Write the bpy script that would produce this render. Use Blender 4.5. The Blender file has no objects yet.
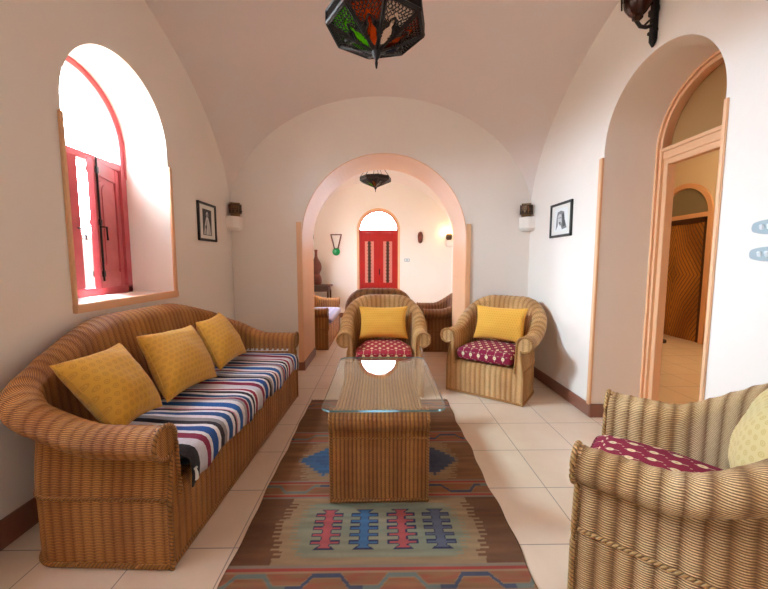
import bpy, bmesh, math, random
from mathutils import Vector, Matrix, noise
C = bpy.context.scene
COL = C.collection
PI = math.pi
random.seed(7)

# ------------------------------------------------------------------ camera
cam = bpy.data.cameras.new('camera'); cam.lens = 36*349/768; cam.sensor_width = 36; cam.clip_start = .02
co = bpy.data.objects.new('camera', cam); COL.objects.link(co)
co.location = (0, 0, 1.25)
co.rotation_euler = (PI/2 - math.atan(31.5/349), 0, -math.atan(5/349))
C.camera = co
C.view_settings.view_transform = 'Standard'; C.view_settings.look = 'None'
C.view_settings.exposure = .78; C.view_settings.gamma = 1; C.view_settings.use_curve_mapping = False
# ------------------------------------------------------------------ world, sun, window portals
w = bpy.data.worlds.new('sky'); C.world = w; w.use_nodes = True
bg = w.node_tree.nodes['Background']; bg.inputs[0].default_value = (.72, .85, 1.0, 1); bg.inputs[1].default_value = 27.0
sun = bpy.data.lights.new('sun', 'SUN'); sun.energy = 3; sun.angle = .02; sun.color = (1, .93, .82)
so = bpy.data.objects.new('sun', sun); COL.objects.link(so); so.rotation_euler = Vector((.75, -.25, .7)).to_track_quat('Z', 'Y').to_euler()
def portal(loc, d, sx, sy):
    l = bpy.data.lights.new('window_portal', 'AREA'); l.shape = 'RECTANGLE'; l.size = sx; l.size_y = sy; l.cycles.is_portal = True
    o = bpy.data.objects.new('window_portal', l); COL.objects.link(o); o.location = loc
    o.rotation_euler = Vector(d).to_track_quat('-Z', 'Y').to_euler(); return o
portal((-2.1, 2.37, 1.8), (1, 0, 0), 1.0, 1.7)
portal((-2.1, .85, 1.8), (1, 0, 0), 1.0, 1.7)
portal((-.01, 8.4, 2.2), (0, -1, 0), 1.0, .7)
portal((-2.05, 6.3, 1.8), (1, 0, 0), 1.1, 1.7)
def skylight(loc, d, sx, sy, e):
    l = bpy.data.lights.new('window_daylight', 'AREA'); l.shape = 'RECTANGLE'; l.size = sx; l.size_y = sy; l.energy = e; l.color = (.58, .82, 1)
    o = bpy.data.objects.new('window_daylight', l); COL.objects.link(o); o.location = loc
    o.rotation_euler = Vector(d).to_track_quat('-Z', 'Y').to_euler(); return o
skylight((-3.5, 2.25, 2.95), (1, .0, -.42), 1.7, 1.2, 480)
def lamp(name, loc, e, col, r=.06):
    l = bpy.data.lights.new(name, 'POINT'); l.energy = e; l.color = col; l.shadow_soft_size = r
    o = bpy.data.objects.new(name, l); COL.objects.link(o); o.location = loc; return o
lamp('hall_light', (3.7, 3.9, 2.7), 34, (1, .76, .5), .12)
C.cycles.use_denoising = True
C.cycles.max_bounces = 10; C.cycles.diffuse_bounces = 7; C.cycles.transparent_max_bounces = 12
C.cycles.sample_clamp_indirect = 8; C.cycles.caustics_reflective = False; C.cycles.caustics_refractive = False

# ------------------------------------------------------------------ node helper
def srgb(h):
    c = [int(h[i:i+2], 16)/255 for i in (0, 2, 4)]
    return tuple(x/12.92 if x <= .04045 else ((x+.055)/1.055)**2.4 for x in c)
class V:
    def __init__(s, nt, sock): s.nt, s.s = nt, sock
    def _m(s, op, *a):
        n = s.nt.nodes.new('ShaderNodeMath'); n.operation = op
        for i, x in enumerate((s,)+a):
            if isinstance(x, V): s.nt.links.new(x.s, n.inputs[i])
            else: n.inputs[i].default_value = x
        return V(s.nt, n.outputs[0])
    def __add__(s, o): return s._m('ADD', o)
    def __radd__(s, o): return s._m('ADD', o)
    def __sub__(s, o): return s._m('SUBTRACT', o)
    def __rsub__(s, o): return (s*-1)+o
    def __mul__(s, o): return s._m('MULTIPLY', o)
    __rmul__ = __mul__
    def __truediv__(s, o): return s._m('DIVIDE', o)
    def sin(s): return s._m('SINE')
    def cos(s): return s._m('COSINE')
    def abs(s): return s._m('ABSOLUTE')
    def floor(s): return s._m('FLOOR')
    def fract(s): return s._m('FRACT')
    def max(s, o): return s._m('MAXIMUM', o)
    def min(s, o): return s._m('MINIMUM', o)
    def gt(s, o): return s._m('GREATER_THAN', o)
    def lt(s, o): return s._m('LESS_THAN', o)
    def pow(s, o): return s._m('POWER', o)
    def sat(s): return s.max(0).min(1)
class M:
    def __init__(s, name, col=(.8, .8, .8), rough=.6, **kw):
        s.m = bpy.data.materials.new(name); s.m.use_nodes = True; s.nt = s.m.node_tree
        s.b = s.nt.nodes['Principled BSDF']; s.b.inputs['Base Color'].default_value = (*col, 1); s.b.inputs['Roughness'].default_value = rough
        for k, v in kw.items(): s.b.inputs[k.replace('_', ' ')].default_value = v
    def node(s, t, **kw):
        n = s.nt.nodes.new(t)
        for k, v in kw.items(): setattr(n, k, v)
        return n
    def uv(s):
        t = s.node('ShaderNodeTexCoord'); x = s.node('ShaderNodeSeparateXYZ'); s.nt.links.new(t.outputs['UV'], x.inputs[0])
        return V(s.nt, x.outputs[0]), V(s.nt, x.outputs[1])
    def obj(s):
        t = s.node('ShaderNodeTexCoord'); x = s.node('ShaderNodeSeparateXYZ'); s.nt.links.new(t.outputs['Object'], x.inputs[0])
        return tuple(V(s.nt, o) for o in x.outputs)
    def world(s):
        t = s.node('ShaderNodeNewGeometry'); x = s.node('ShaderNodeSeparateXYZ'); s.nt.links.new(t.outputs['Position'], x.inputs[0])
        return tuple(V(s.nt, o) for o in x.outputs)
    def noise(s, scale, detail=4, vec='Object', stretch=None, rough=.5):
        t = s.node('ShaderNodeTexCoord'); n = s.node('ShaderNodeTexNoise'); n.inputs['Scale'].default_value = scale; n.inputs['Detail'].default_value = detail; n.inputs['Roughness'].default_value = rough
        if stretch:
            mp = s.node('ShaderNodeMapping'); mp.inputs['Scale'].default_value = stretch; s.nt.links.new(t.outputs[vec], mp.inputs[0]); s.nt.links.new(mp.outputs[0], n.inputs['Vector'])
        else: s.nt.links.new(t.outputs[vec], n.inputs['Vector'])
        return V(s.nt, n.outputs[0])
    def mix(s, f, a, b):
        n = s.node('ShaderNodeMix'); n.data_type = 'RGBA'
        if isinstance(f, V): s.nt.links.new(f.s, n.inputs[0])
        else: n.inputs[0].default_value = f
        for i, c in ((6, a), (7, b)):
            if isinstance(c, tuple): n.inputs[i].default_value = (*c[:3], 1)
            else: s.nt.links.new(c.s, n.inputs[i])
        return V(s.nt, n.outputs[2])
    def color(s, c): s.nt.links.new(c.s, s.b.inputs['Base Color']); return s
    def rough(s, c): s.nt.links.new(c.s, s.b.inputs['Roughness']); return s
    def bump(s, h, dist=.003, strength=1):
        n = s.node('ShaderNodeBump'); n.inputs['Distance'].default_value = dist; n.inputs['Strength'].default_value = strength
        s.nt.links.new(h.s, n.inputs['Height']); s.nt.links.new(n.outputs[0], s.b.inputs['Normal']); return s

# ------------------------------------------------------------------ materials
def plaster(name, c1, c2, rough=.85):
    m = M(name, c1, rough); n = m.noise(1.3, 5); k = m.noise(14, 6)
    m.color(m.mix((n*1.6-.3).sat(), c1, c2)); m.bump(n*3+k*.5, .006, .5); return m.m
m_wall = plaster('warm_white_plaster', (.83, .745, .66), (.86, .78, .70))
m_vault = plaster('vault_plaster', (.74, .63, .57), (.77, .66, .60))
m_peach = plaster('peach_paint', srgb('E4AE80'), srgb('E8B88E'), .5)
m_hallwall = plaster('yellow_plaster', (.74, .61, .42), (.78, .66, .48))
m_red = M('red_lacquer', srgb('A81C14'), .4)
_n = m_red.noise(30, 4, stretch=(1, 1, .1)); m_red.color(m_red.mix(_n, srgb('9A0E08'), srgb('BC1A0E'))); m_red = m_red.m
m_winred = M('lit_red_paint', srgb('C05A5E'), .35)  # paler, pinker red: the light falling on the shutters is in the colour
_n = m_winred.noise(12, 5); m_winred.color(m_winred.mix(_n, srgb('B4444A'), srgb('CC6A6C'))); m_winred = m_winred.m
m_floor = M('cream_floor_tile', (.7, .6, .5), .3)
def _floor(m):
    x, y, z = m.world(); T = .3925
    u = (x+.64+T*20)/T; v = (y-1.44+T*20)/T
    fu = (u.fract()-.5).abs(); fv = (v.fract()-.5).abs()
    g = (fu.max(fv)-.4935).gt(0)
    wn = m.node('ShaderNodeTexWhiteNoise'); cb = m.node('ShaderNodeCombineXYZ')
    m.nt.links.new(u.floor().s, cb.inputs[0]); m.nt.links.new(v.floor().s, cb.inputs[1]); m.nt.links.new(cb.outputs[0], wn.inputs['Vector'])
    t = V(m.nt, wn.outputs[0]); n = m.noise(6, 8, rough=.65); n2 = m.noise(1.2, 3)
    c = m.mix((n*1.2-.1).sat(), (.73, .565, .41), (.85, .72, .57)); c = m.mix(t*.25, c, (.76, .54, .38)); c = m.mix((n2-.5).sat()*.8, c, (.72, .50, .34))
    m.color(m.mix(g, c, (.40, .31, .25))); m.rough(n*.25+.22+g*.4); m.bump((g*-1)+n*.06, .0015, .6)
_floor(m_floor); m_floor = m_floor.m
m_base = M('brown_tile_skirting', srgb('8A5A48'), .35); _n = m_base.noise(8, 5); m_base.color(m_base.mix(_n, srgb('7A4A3A'), srgb('9A6A56'))); m_base = m_base.m

def wicker(name, lo, mid, hi, pu=.05, pv=.0065, bumpd=.004, ribc=.5):
    """fine strands (pitch pv along V) woven over upright canes (pitch pu along U)"""
    m = M(name, mid, .42)
    u, v = m.uv()
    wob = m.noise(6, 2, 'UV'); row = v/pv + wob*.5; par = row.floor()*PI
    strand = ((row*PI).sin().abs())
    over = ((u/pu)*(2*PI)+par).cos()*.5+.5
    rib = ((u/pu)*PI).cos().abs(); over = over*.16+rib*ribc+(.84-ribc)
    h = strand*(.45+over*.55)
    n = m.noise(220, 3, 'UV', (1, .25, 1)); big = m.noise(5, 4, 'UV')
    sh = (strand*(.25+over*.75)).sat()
    rb = (((u/pu+.5).floor()*7.31).sin()*.5+.5); c = m.mix((sh*1.45-.05).sat(), lo, mid); c = m.mix(((sh-.42)*1.9+(n-.5)*.9+(rb-.5)*.5).sat(), c, hi)  # shade in gaps and valleys, highlights on strand crests, mixed into the colour
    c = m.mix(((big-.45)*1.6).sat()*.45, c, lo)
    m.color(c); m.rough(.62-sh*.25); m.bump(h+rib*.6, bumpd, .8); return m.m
W_LO, W_MID, W_HI = srgb('6A3A14'), srgb('CE8E46'), srgb('FACC8A')
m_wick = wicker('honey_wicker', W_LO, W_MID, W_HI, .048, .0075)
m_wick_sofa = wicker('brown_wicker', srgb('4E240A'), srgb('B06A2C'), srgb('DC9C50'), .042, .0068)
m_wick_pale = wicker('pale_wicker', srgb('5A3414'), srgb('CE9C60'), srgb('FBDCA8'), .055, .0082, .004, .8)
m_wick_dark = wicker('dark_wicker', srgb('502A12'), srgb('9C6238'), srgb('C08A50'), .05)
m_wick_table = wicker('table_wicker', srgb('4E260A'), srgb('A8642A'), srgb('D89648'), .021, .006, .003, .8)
def braidmat(name, lo, hi):
    m = M(name, hi, .45); u, v = m.uv()
    s = ((u*(PI/.016)+v*PI).sin().abs()); m.color(m.mix((s*1.5).sat(), lo, hi)); m.bump(s, .005, .9); return m.m
m_braid = braidmat('cane_braid', srgb('6A3E18'), srgb('C08A4C'))
m_braid_dk = braidmat('brown_cane_braid', srgb('54300F'), srgb('A87034'))
m_braid_pale = braidmat('pale_cane_braid', srgb('70481F'), srgb('C89C62'))

def cloth(name, base, spot, scale=.03, dot=.28, rough=.9, tip=None):
    m = M(name, base, rough, Sheen_Weight=.15); u, v = m.uv()
    r = (v/scale).floor(); a = ((u/scale+(r*.5)).fract()-.5); b = ((v/scale).fract()-.5)
    d = (a*a+b*b)._m('SQRT'); k = ((dot-d)*14).sat()
    ring = ((d-dot*.45).abs()*-16+1).sat()
    n = m.noise(6, 4, 'UV'); c = m.mix(k*.75, base, spot)
    if tip: c = m.mix(ring*k*.6, c, tip)
    c = m.mix((n-.4).sat()*.5, c, tuple(x*.75 for x in base)); m.color(c)
    th = (u*(PI/.0022)).sin().abs()+(v*(PI/.0022)).sin().abs(); m.bump(th*.2+k*.5+n*2, .0015, .5); return m.m
m_yel = cloth('mustard_cloth', srgb('D09A30'), srgb('B8801E'), .034, .36, tip=srgb('DDB050'))
m_yel2 = cloth('bright_yellow_cloth', srgb('E8AC40'), srgb('C48A28'), .024, .2)
m_yelp = cloth('pale_yellow_cloth', srgb('DCC88C'), srgb('C8AA60'), .03, .33, tip=srgb('EADFA8'))
def seatcloth(name, base, spot):
    m = M(name, base, .9); u, v = m.uv(); S = .075
    r = (v/S).floor(); a = ((u/S+(r*.5)).fract()-.5); b = ((v/S).fract()-.5)
    d = ((a*a*1.5+(b+.08)*(b+.08))._m('SQRT')); k = ((.24-d)*25).sat()
    st = ((a.abs()-.035)*-40).sat()*((b.abs()-.42)*-30).sat(); k = k.max(st)
    inn = ((.10-d)*30).sat()
    r2 = (v/S+.5).floor(); a2 = ((u/S+(r2*.5)+.25).fract()-.5); b2 = ((v/S+.5).fract()-.5); k2 = ((.07-(a2*a2+b2*b2)._m('SQRT'))*30).sat()
    c = m.mix(k, base, spot); c = m.mix(inn*.7, c, srgb('C9A050')); c = m.mix(k2*.6, c, spot); m.color(c); return m.m
m_seat = seatcloth('magenta_cloth', srgb('8A1038'), srgb('EBD9B4'))
m_seat2 = seatcloth('red_cloth', srgb('A01E30'), srgb('EFD9B0'))
def vcol(name, rough=.95, b=None):
    m = M(name, (.5, .5, .5), rough); a = m.node('ShaderNodeVertexColor', layer_name='Col'); c = V(m.nt, a.outputs[0])
    x, y, z = m.obj(); th = (y*(PI/.004)).sin().abs(); n = m.noise(60, 4)
    m.color(m.mix((n-.3).sat()*.35, c, (.16, .12, .09))); m.bump(th+n, .0025, .5); return m.m
m_rug = vcol('woven_wool')
m_throw = vcol('striped_cotton')
m_iron = M('dark_iron', (.025, .02, .018), .45, Metallic=.7).m
m_bronze = M('aged_bronze', srgb('7A5A38'), .45, Metallic=.4).m
m_black = M('black_lacquer_frame', (.02, .018, .016), .35).m
m_mat = M('cream_mount', (.78, .75, .68), .8).m
m_dwood = M('dark_wood', srgb('3A1E0E'), .45); _n = m_dwood.noise(20, 4, stretch=(1, 1, .1)); m_dwood.color(m_dwood.mix(_n, srgb('2C1608'), srgb('5A3218'))); m_dwood = m_dwood.m
m_black_cloth = M('charcoal_cloth', (.02, .018, .022), .95).m
m_white = M('white_plastic', (.75, .78, .78), .3).m
m_grey = M('grey_switch', (.36, .43, .45), .35).m
m_clay = M('brown_gourd', srgb('6E3424'), .4); _n = m_clay.noise(14, 3); m_clay.color(m_clay.mix(_n, srgb('54241A'), srgb('8A4A34'))); m_clay = m_clay.m
m_green = M('green_glass_disc', srgb('1E8A48'), .25).m
m_cover = cloth('lilac_cover', srgb('B0A4B8'), srgb('6E6C94'), .09, .35)
m_sand = plaster('sand_ground', srgb('C0B09A'), srgb('B0A08C'))
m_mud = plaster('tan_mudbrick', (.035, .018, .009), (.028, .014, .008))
def glass(name, tint=(1, 1, 1), refl=.09, rough=0):
    m = bpy.data.materials.new(name); m.use_nodes = True; nt = m.node_tree; nt.nodes.clear()
    o = nt.nodes.new('ShaderNodeOutputMaterial'); t = nt.nodes.new('ShaderNodeBsdfTransparent'); t.inputs[0].default_value = (*tint, 1)
    g = nt.nodes.new('ShaderNodeBsdfGlossy'); g.inputs['Roughness'].default_value = rough; mx = nt.nodes.new('ShaderNodeMixShader')
    lw = nt.nodes.new('ShaderNodeLayerWeight'); lw.inputs['Blend'].default_value = .5
    fa = V(nt, lw.outputs['Facing']); f = fa*fa*fa*fa*fa*.9+.05
    nt.links.new(f.s, mx.inputs[0]); nt.links.new(t.outputs[0], mx.inputs[1]); nt.links.new(g.outputs[0], mx.inputs[2]); nt.links.new(mx.outputs[0], o.inputs[0])
    return m
m_glass = glass('clear_glass', (.93, .97, .95)); m_pane = glass('window_glass')
m_gedge = M('glass_edge', (.10, .22, .25), .1, Transmission_Weight=.4).m

# ------------------------------------------------------------------ mesh helpers
def link(name, me, mat, parent=None, smooth=False):
    o = bpy.data.objects.new(name, me); COL.objects.link(o)
    for mm in (mat if isinstance(mat, (list, tuple)) else [mat]): me.materials.append(mm)
    if parent: o.parent = parent
    if smooth:
        for p in me.polygons: p.use_smooth = True
    return o
def fromdata(name, vs, fs, mat, parent=None, smooth=False, uvs=None, loc=None):
    me = bpy.data.meshes.new(name); me.from_pydata(vs, [], fs); me.update()
    if uvs is not None:
        l = me.uv_layers.new(name='UVMap')
        for lp in me.loops: l.data[lp.index].uv = uvs[lp.vertex_index]
    o = link(name, me, mat, parent, smooth)
    if loc: o.location = loc
    return o
class B:
    """collects shapes, links them as ONE mesh"""
    def __init__(s): s.bm = bmesh.new()
    def box(s, lo, hi, bev=0, mat=0, rot=None, seg=2):
        c = [(a+b)/2 for a, b in zip(lo, hi)]; d = [abs(b-a) for a, b in zip(lo, hi)]
        t = bmesh.new(); bmesh.ops.create_cube(t, size=1, matrix=Matrix.Diagonal((*d, 1)))
        if bev: bmesh.ops.bevel(t, geom=t.edges[:], offset=bev, segments=seg, affect='EDGES', clamp_overlap=True)
        mt = Matrix.Translation(c) @ (rot.to_4x4() if rot else Matrix())
        s._in(t, mt, mat); return s
    def _in(s, t, mt, mat=0):
        t.transform(mt); me = bpy.data.meshes.new('t'); t.to_mesh(me); t.free(); n = len(s.bm.faces); s.bm.from_mesh(me); bpy.data.meshes.remove(me)
        s.bm.faces.ensure_lookup_table()
        for f in s.bm.faces[n:]: f.material_index = mat
    def tube(s, pts, r, seg=8, mat=0, close=False):
        pts = [Vector(p) for p in pts]; n = len(pts); rs = r if isinstance(r, (list, tuple)) else [r]*n; rings = []
        for i, p in enumerate(pts):
            t = (pts[(i+1) % n if close else min(i+1, n-1)]-pts[(i-1) if (close or i) else 0]).normalized()
            a = t.cross(Vector((0, 0, 1)))
            if a.length < .05: a = t.cross(Vector((1, 0, 0)))
            a.normalize(); b = t.cross(a)
            rings.append([s.bm.verts.new(p+(a*math.cos(2*PI*k/seg)+b*math.sin(2*PI*k/seg))*rs[i]) for k in range(seg)])
        for i in range(n if close else n-1):
            A, Bq = rings[i], rings[(i+1) % n]
            for k in range(seg): s.bm.faces.new((A[k], A[(k+1) % seg], Bq[(k+1) % seg], Bq[k])).material_index = mat
        if not close:
            s.bm.faces.new(rings[0][::-1]).material_index = mat; s.bm.faces.new(rings[-1]).material_index = mat
        return s
    def lathe(s, prof, seg=24, c=(0, 0, 0), mat=0):
        rings = []
        for r, z in prof: rings.append([s.bm.verts.new((c[0]+max(r, .0004)*math.cos(2*PI*k/seg), c[1]+max(r, .0004)*math.sin(2*PI*k/seg), c[2]+z)) for k in range(seg)])
        for A, Bq in zip(rings, rings[1:]):
            for k in range(seg): s.bm.faces.new((A[k], A[(k+1) % seg], Bq[(k+1) % seg], Bq[k])).material_index = mat
        s.bm.faces.new(rings[0][::-1]).material_index = mat; s.bm.faces.new(rings[-1]).material_index = mat
        return s
    def prism(s, poly, f0, f1, mat=0):
        """poly: list of 2D; f0,f1: map (a,b)->3D for the two ends"""
        A = [s.bm.verts.new(f0(*p)) for p in poly]; Bq = [s.bm.verts.new(f1(*p)) for p in poly]; n = len(poly)
        s.bm.faces.new(A[::-1]).material_index = mat; s.bm.faces.new(Bq).material_index = mat
        for k in range(n): s.bm.faces.new((A[k], A[(k+1) % n], Bq[(k+1) % n], Bq[k])).material_index = mat
        return s
    def out(s, name, mat, parent=None, smooth=False, loc=None, rot=None):
        bmesh.ops.recalc_face_normals(s.bm, faces=s.bm.faces[:])
        me = bpy.data.meshes.new(name); s.bm.to_mesh(me); s.bm.free(); o = link(name, me, mat, parent, smooth)
        if smooth:
            me.set_sharp_from_angle(angle=math.radians(38))
        if loc: o.location = loc
        if rot: o.rotation_euler = rot
        return o
def tag(o, label, cat, group=None):
    o['label'] = label; o['category'] = cat
    if group: o['group'] = group
    return o
def thing(name, label, cat, loc=(0, 0, 0), rz=0, group=None):
    o = bpy.data.objects.new(name, None); COL.objects.link(o); o.empty_display_size = .1
    o.location = loc; o.rotation_euler = (0, 0, rz); return tag(o, label, cat, group)
def struct(o): o['kind'] = 'structure'; return o

# ------------------------------------------------------------------ room shell
XL, XR, YF, YB = -1.66, 1.72, 4.0, -.6
YA, YR = 4.67, 7.97
FXL, FXR = -1.60, 1.65
def wall(name, mp, u0, u1, top, T, ops, mat=None):
    """ops: (ua, ub, sill, spring, arched, through)"""
    us = {u0, u1}
    for ua, ub, sill, spr, arched in ops:
        r = (ub-ua)/2; c = (ua+ub)/2
        us |= {c-r*math.cos(PI*k/56) for k in range(57)} if arched else {ua, ub}
    us = sorted(us); vs = []; fs = []
    def q(*p):
        i = len(vs); vs.extend(mp(*x) for x in p); fs.append((i, i+1, i+2, i+3))
    def az(u, o):
        r = (o[1]-o[0])/2; c = (o[0]+o[1])/2
        return o[3]+(math.sqrt(max(0, r*r-(u-c)**2)) if o[4] else 0)
    for a, b in zip(us, us[1:]):
        if b-a < 1e-7: continue
        o = next((o for o in ops if o[0]-1e-6 <= a and b <= o[1]+1e-6), None)
        for w_ in (0, T):
            if not o: q((a, 0, w_), (b, 0, w_), (b, top, w_), (a, top, w_))
            else:
                if o[2] > 0: q((a, 0, w_), (b, 0, w_), (b, o[2], w_), (a, o[2], w_))
                q((a, az(a, o), w_), (b, az(b, o), w_), (b, top, w_), (a, top, w_))
        if o:
            q((a, az(a, o), 0), (b, az(b, o), 0), (b, az(b, o), T), (a, az(a, o), T))
            if o[2] > 0: q((a, o[2], 0), (b, o[2], 0), (b, o[2], T), (a, o[2], T))
    for o in ops:
        for u in o[:2]: q((u, o[2], 0), (u, o[3], 0), (u, o[3], T), (u, o[2], T))
    q((u0, top, 0), (u1, top, 0), (u1, top, T), (u0, top, T))
    return struct(fromdata(name, vs, fs, mat or m_wall))
WIN = (1.925, 2.84, 1.02, 2.11, True); WIN2 = (.38, 1.32, 1.02, 2.11, True)
NICHE = (1.785, 2.72, 0, 2.10, True); ARCH = (-.875, .995, 0, 1.53, True)
wall('wall_left', lambda u, z, w_: (XL-w_, u, z), YB-.4, YF+.3, 3.5, .42, [WIN, WIN2])
wall('wall_right', lambda u, z, w_: (XR+w_, u, z), YB-.4, YF+.3, 3.5, .42, [NICHE])
wall('wall_far', lambda u, z, w_: (u, YF+w_, z), XL-.4, XR+.43, 3.5, YA-YF, [ARCH])
wall('wall_near', lambda u, z, w_: (u, YB-w_, z), XL-.4, XR+.4, 3.5, .4, [])
FAN = (-.5, .48, 0, 1.99, True)
wall('wall_far_room_back', lambda u, z, w_: (u, YR+w_, z), FXL-.4, FXR+.4, 3.5, .4, [FAN])
wall('wall_far_room_left', lambda u, z, w_: (FXL-w_, u, z), YA-.02, YR+.3, 3.5, .42, [(5.8, 6.8, 1.02, 2.05, True)])
wall('wall_far_room_right', lambda u, z, w_: (FXR+w_, u, z), YA-.02, YR+.3, 3.5, .25, [])
# hall behind the right-hand doorway
HD = (5.22, 6.28, 0, 2.00, True)
wall('wall_hall_back', lambda u, z, w_: (5.0+w_, u, z), 1.0, 8.3, 3.3, .3, [HD], m_hallwall)
wall('wall_hall_side', lambda u, z, w_: (u, 1.0-w_, z), 2.14, 5.3, 3.3, .2, [], m_hallwall)
wall('wall_hall_end', lambda u, z, w_: (u, 8.3+w_, z), 1.9, 5.3, 3.3, .2, [], m_hallwall)
wall('wall_hall_front', lambda u, z, w_: (XR+.421+w_, u, z), 4.31, 8.3, 3.3, .1, [], m_hallwall)
struct(B().box((1.9, .8, 3.2), (5.4, 8.5, 3.3)).out('ceiling_hall', m_hallwall))
def vault(name, cx, ax, cy, ay, zs, hx, hy):
    N = 72; vs = []; fs = []
    for j in range(N+1):
        t = math.sin(PI/2*(2*j/N-1)); t = .55*t+.45*math.sin(PI/2*t)
        for i in range(N+1):
            s = math.sin(PI/2*(2*i/N-1)); s = .55*s+.45*math.sin(PI/2*s)
            vs.append((cx+ax*s, cy+ay*t, zs+math.sqrt(max(0, hx*hx*(1-s*s)+hy*hy*(1-t*t)))))
    for j in range(N):
        for i in range(N):
            a = j*(N+1)+i; fs.append((a, a+1, a+N+2, a+N+1))
    return struct(fromdata(name, vs, fs, m_vault, smooth=True))
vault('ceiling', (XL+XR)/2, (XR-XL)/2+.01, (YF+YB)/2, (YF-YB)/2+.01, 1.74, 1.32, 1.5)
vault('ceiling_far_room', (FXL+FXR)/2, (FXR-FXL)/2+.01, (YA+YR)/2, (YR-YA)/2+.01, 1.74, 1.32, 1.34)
struct(B().box((-2.1, -1.1, -.12), (5.4, 8.5, 0)).out('floor', m_floor))
fromdata('ground_outside', [(-60, -60, -.14), (60, -60, -.14), (60, 60, -.14), (-60, 60, -.14)], [(0, 1, 2, 3)], m_sand)['kind'] = 'structure'

# peach arch lining with thin pilaster strips
def lining(name, o, mp, T, mat, off=.006, full=True):
    ua, ub, sill, spr, _ = o; r = (ub-ua)/2-off; c = (ua+ub)/2
    pts = [(c-r, 0)]+[(c-r*math.cos(PI*k/56), spr+r*math.sin(PI*k/56)) for k in range(57)]+[(c+r, 0)]
    vs = []; fs = []
    for (u, z) in pts:
        for w_ in (-.004, T+.004):
            vs.append(mp(u, z, w_))
            d = Vector((u-c, max(0, z-spr))); d.normalize(); vs.append(mp(u+d.x*off*1.0, z+(d.y*off*1.0 if z > spr else 0), w_))
    for i in range(len(pts)-1):
        a = i*4; b = a+4
        fs += [(a, b, b+2, a+2), (a, a+1, b+1, b), (a+2, b+2, b+3, a+3)]
    return fromdata(name, vs, fs, mat)
struct(lining('trim_1', ARCH, lambda u, z, w_: (u, YF+w_, z), YA-YF, m_peach))
struct(B().box((-.93, YF-.022, .1), (-.872, YF+.002, 1.71), .005).out('trim_2', m_peach))
struct(B().box((.992, YF-.022, .1), (1.045, YF+.002, 1.69), .005).out('trim_3', m_peach))
# window trim, niche trim
b = B(); b.box((XL-.002, 1.900, .985), (XL+.014, 1.927, 2.04), .004); b.box((XL-.002, 2.838, .985), (XL+.018, 2.872, 2.0), .004); b.box((XL-.03, 1.90, .975), (XL+.024, 2.872, 1.024), .005)
struct(b.out('trim_4', m_peach))
struct(B().box((XR-.018, 2.718, .1), (XR+.002, 2.758, 2.05), .004).out('trim_5', m_peach))
struct(B().box((XR-.010, 1.763, 0.1), (XR+.002, 1.788, 2.06), .004).out('trim_6', m_peach))
# skirting boards
def sk(name, lo, hi): return struct(B().box(lo, hi, .003).out(name, m_base))
h = .11
sk('baseboard_left', (XL, YB, 0), (XL+.014, YF, .13))
b = B(); b.box((XR-.014, 2.72, 0), (XR, YF, h), .003); b.box((XR-.014, 2.706, 0), (XR+.42, 2.722, h), .003); b.box((XR-.014, YB, 0), (XR, 1.77, h), .003)
struct(b.out('baseboard_right', m_base))
b = B(); b.box((XL, YF-.014, 0), (-.875, YF, h), .003); b.box((.995, YF-.014, 0), (XR, YF, h), .003)
b.box((-.877, YF-.014, 0), (-.861, YA+.014, h), .003); b.box((.981, YF-.014, 0), (.997, YA+.014, h), .003); b.box((FXL, YA, 0), (-.875, YA+.014, h), .003); b.box((.995, YA, 0), (FXR, YA+.014, h), .003)
struct(b.out('baseboard_far', m_base))
b = B(); b.box((FXL, YR-.014, 0), (-.5, YR, h), .003); b.box((.48, YR-.014, 0), (FXR, YR, h), .003); b.box((FXL, YA, 0), (FXL+.014, YR, h), .003); b.box((FXR-.014, YA, 0), (FXR, YR, h), .003)
struct(b.out('baseboard_far_room', m_base))
struct(B().box((4.985, 1.0, 0), (5.0, 5.2, h)).box((4.985, 6.3, 0), (5.0, 8.3, h)).out('baseboard_hall', m_base))

# corner ledges (squat plaster brackets where the vault springs)
def ledge(name, x, y, sx, sy):
    b = B(); pr = [(0, 0), (.15, 0), (.0, .15)]
    for z0, z1, k0, k1 in ((1.61, 1.64, .80, 1), (1.64, 1.76, 1, 1.0)):
        b.prism([(0, 0), (.13, 0), (.12, .07), (.07, .12), (0, .13)], lambda u, v: (x+sx*u*k0, y+sy*v*k0, z0), lambda u, v: (x+sx*u*k1, y+sy*v*k1, z1))
    return struct(b.out(name, m_wall))
ledge('trim_7', XL, YF, 1, -1); ledge('trim_8', XR, YF, -1, -1); ledge('trim_9', FXL, YR, 1, -1); ledge('trim_10', FXR, YR, -1, -1)

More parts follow.
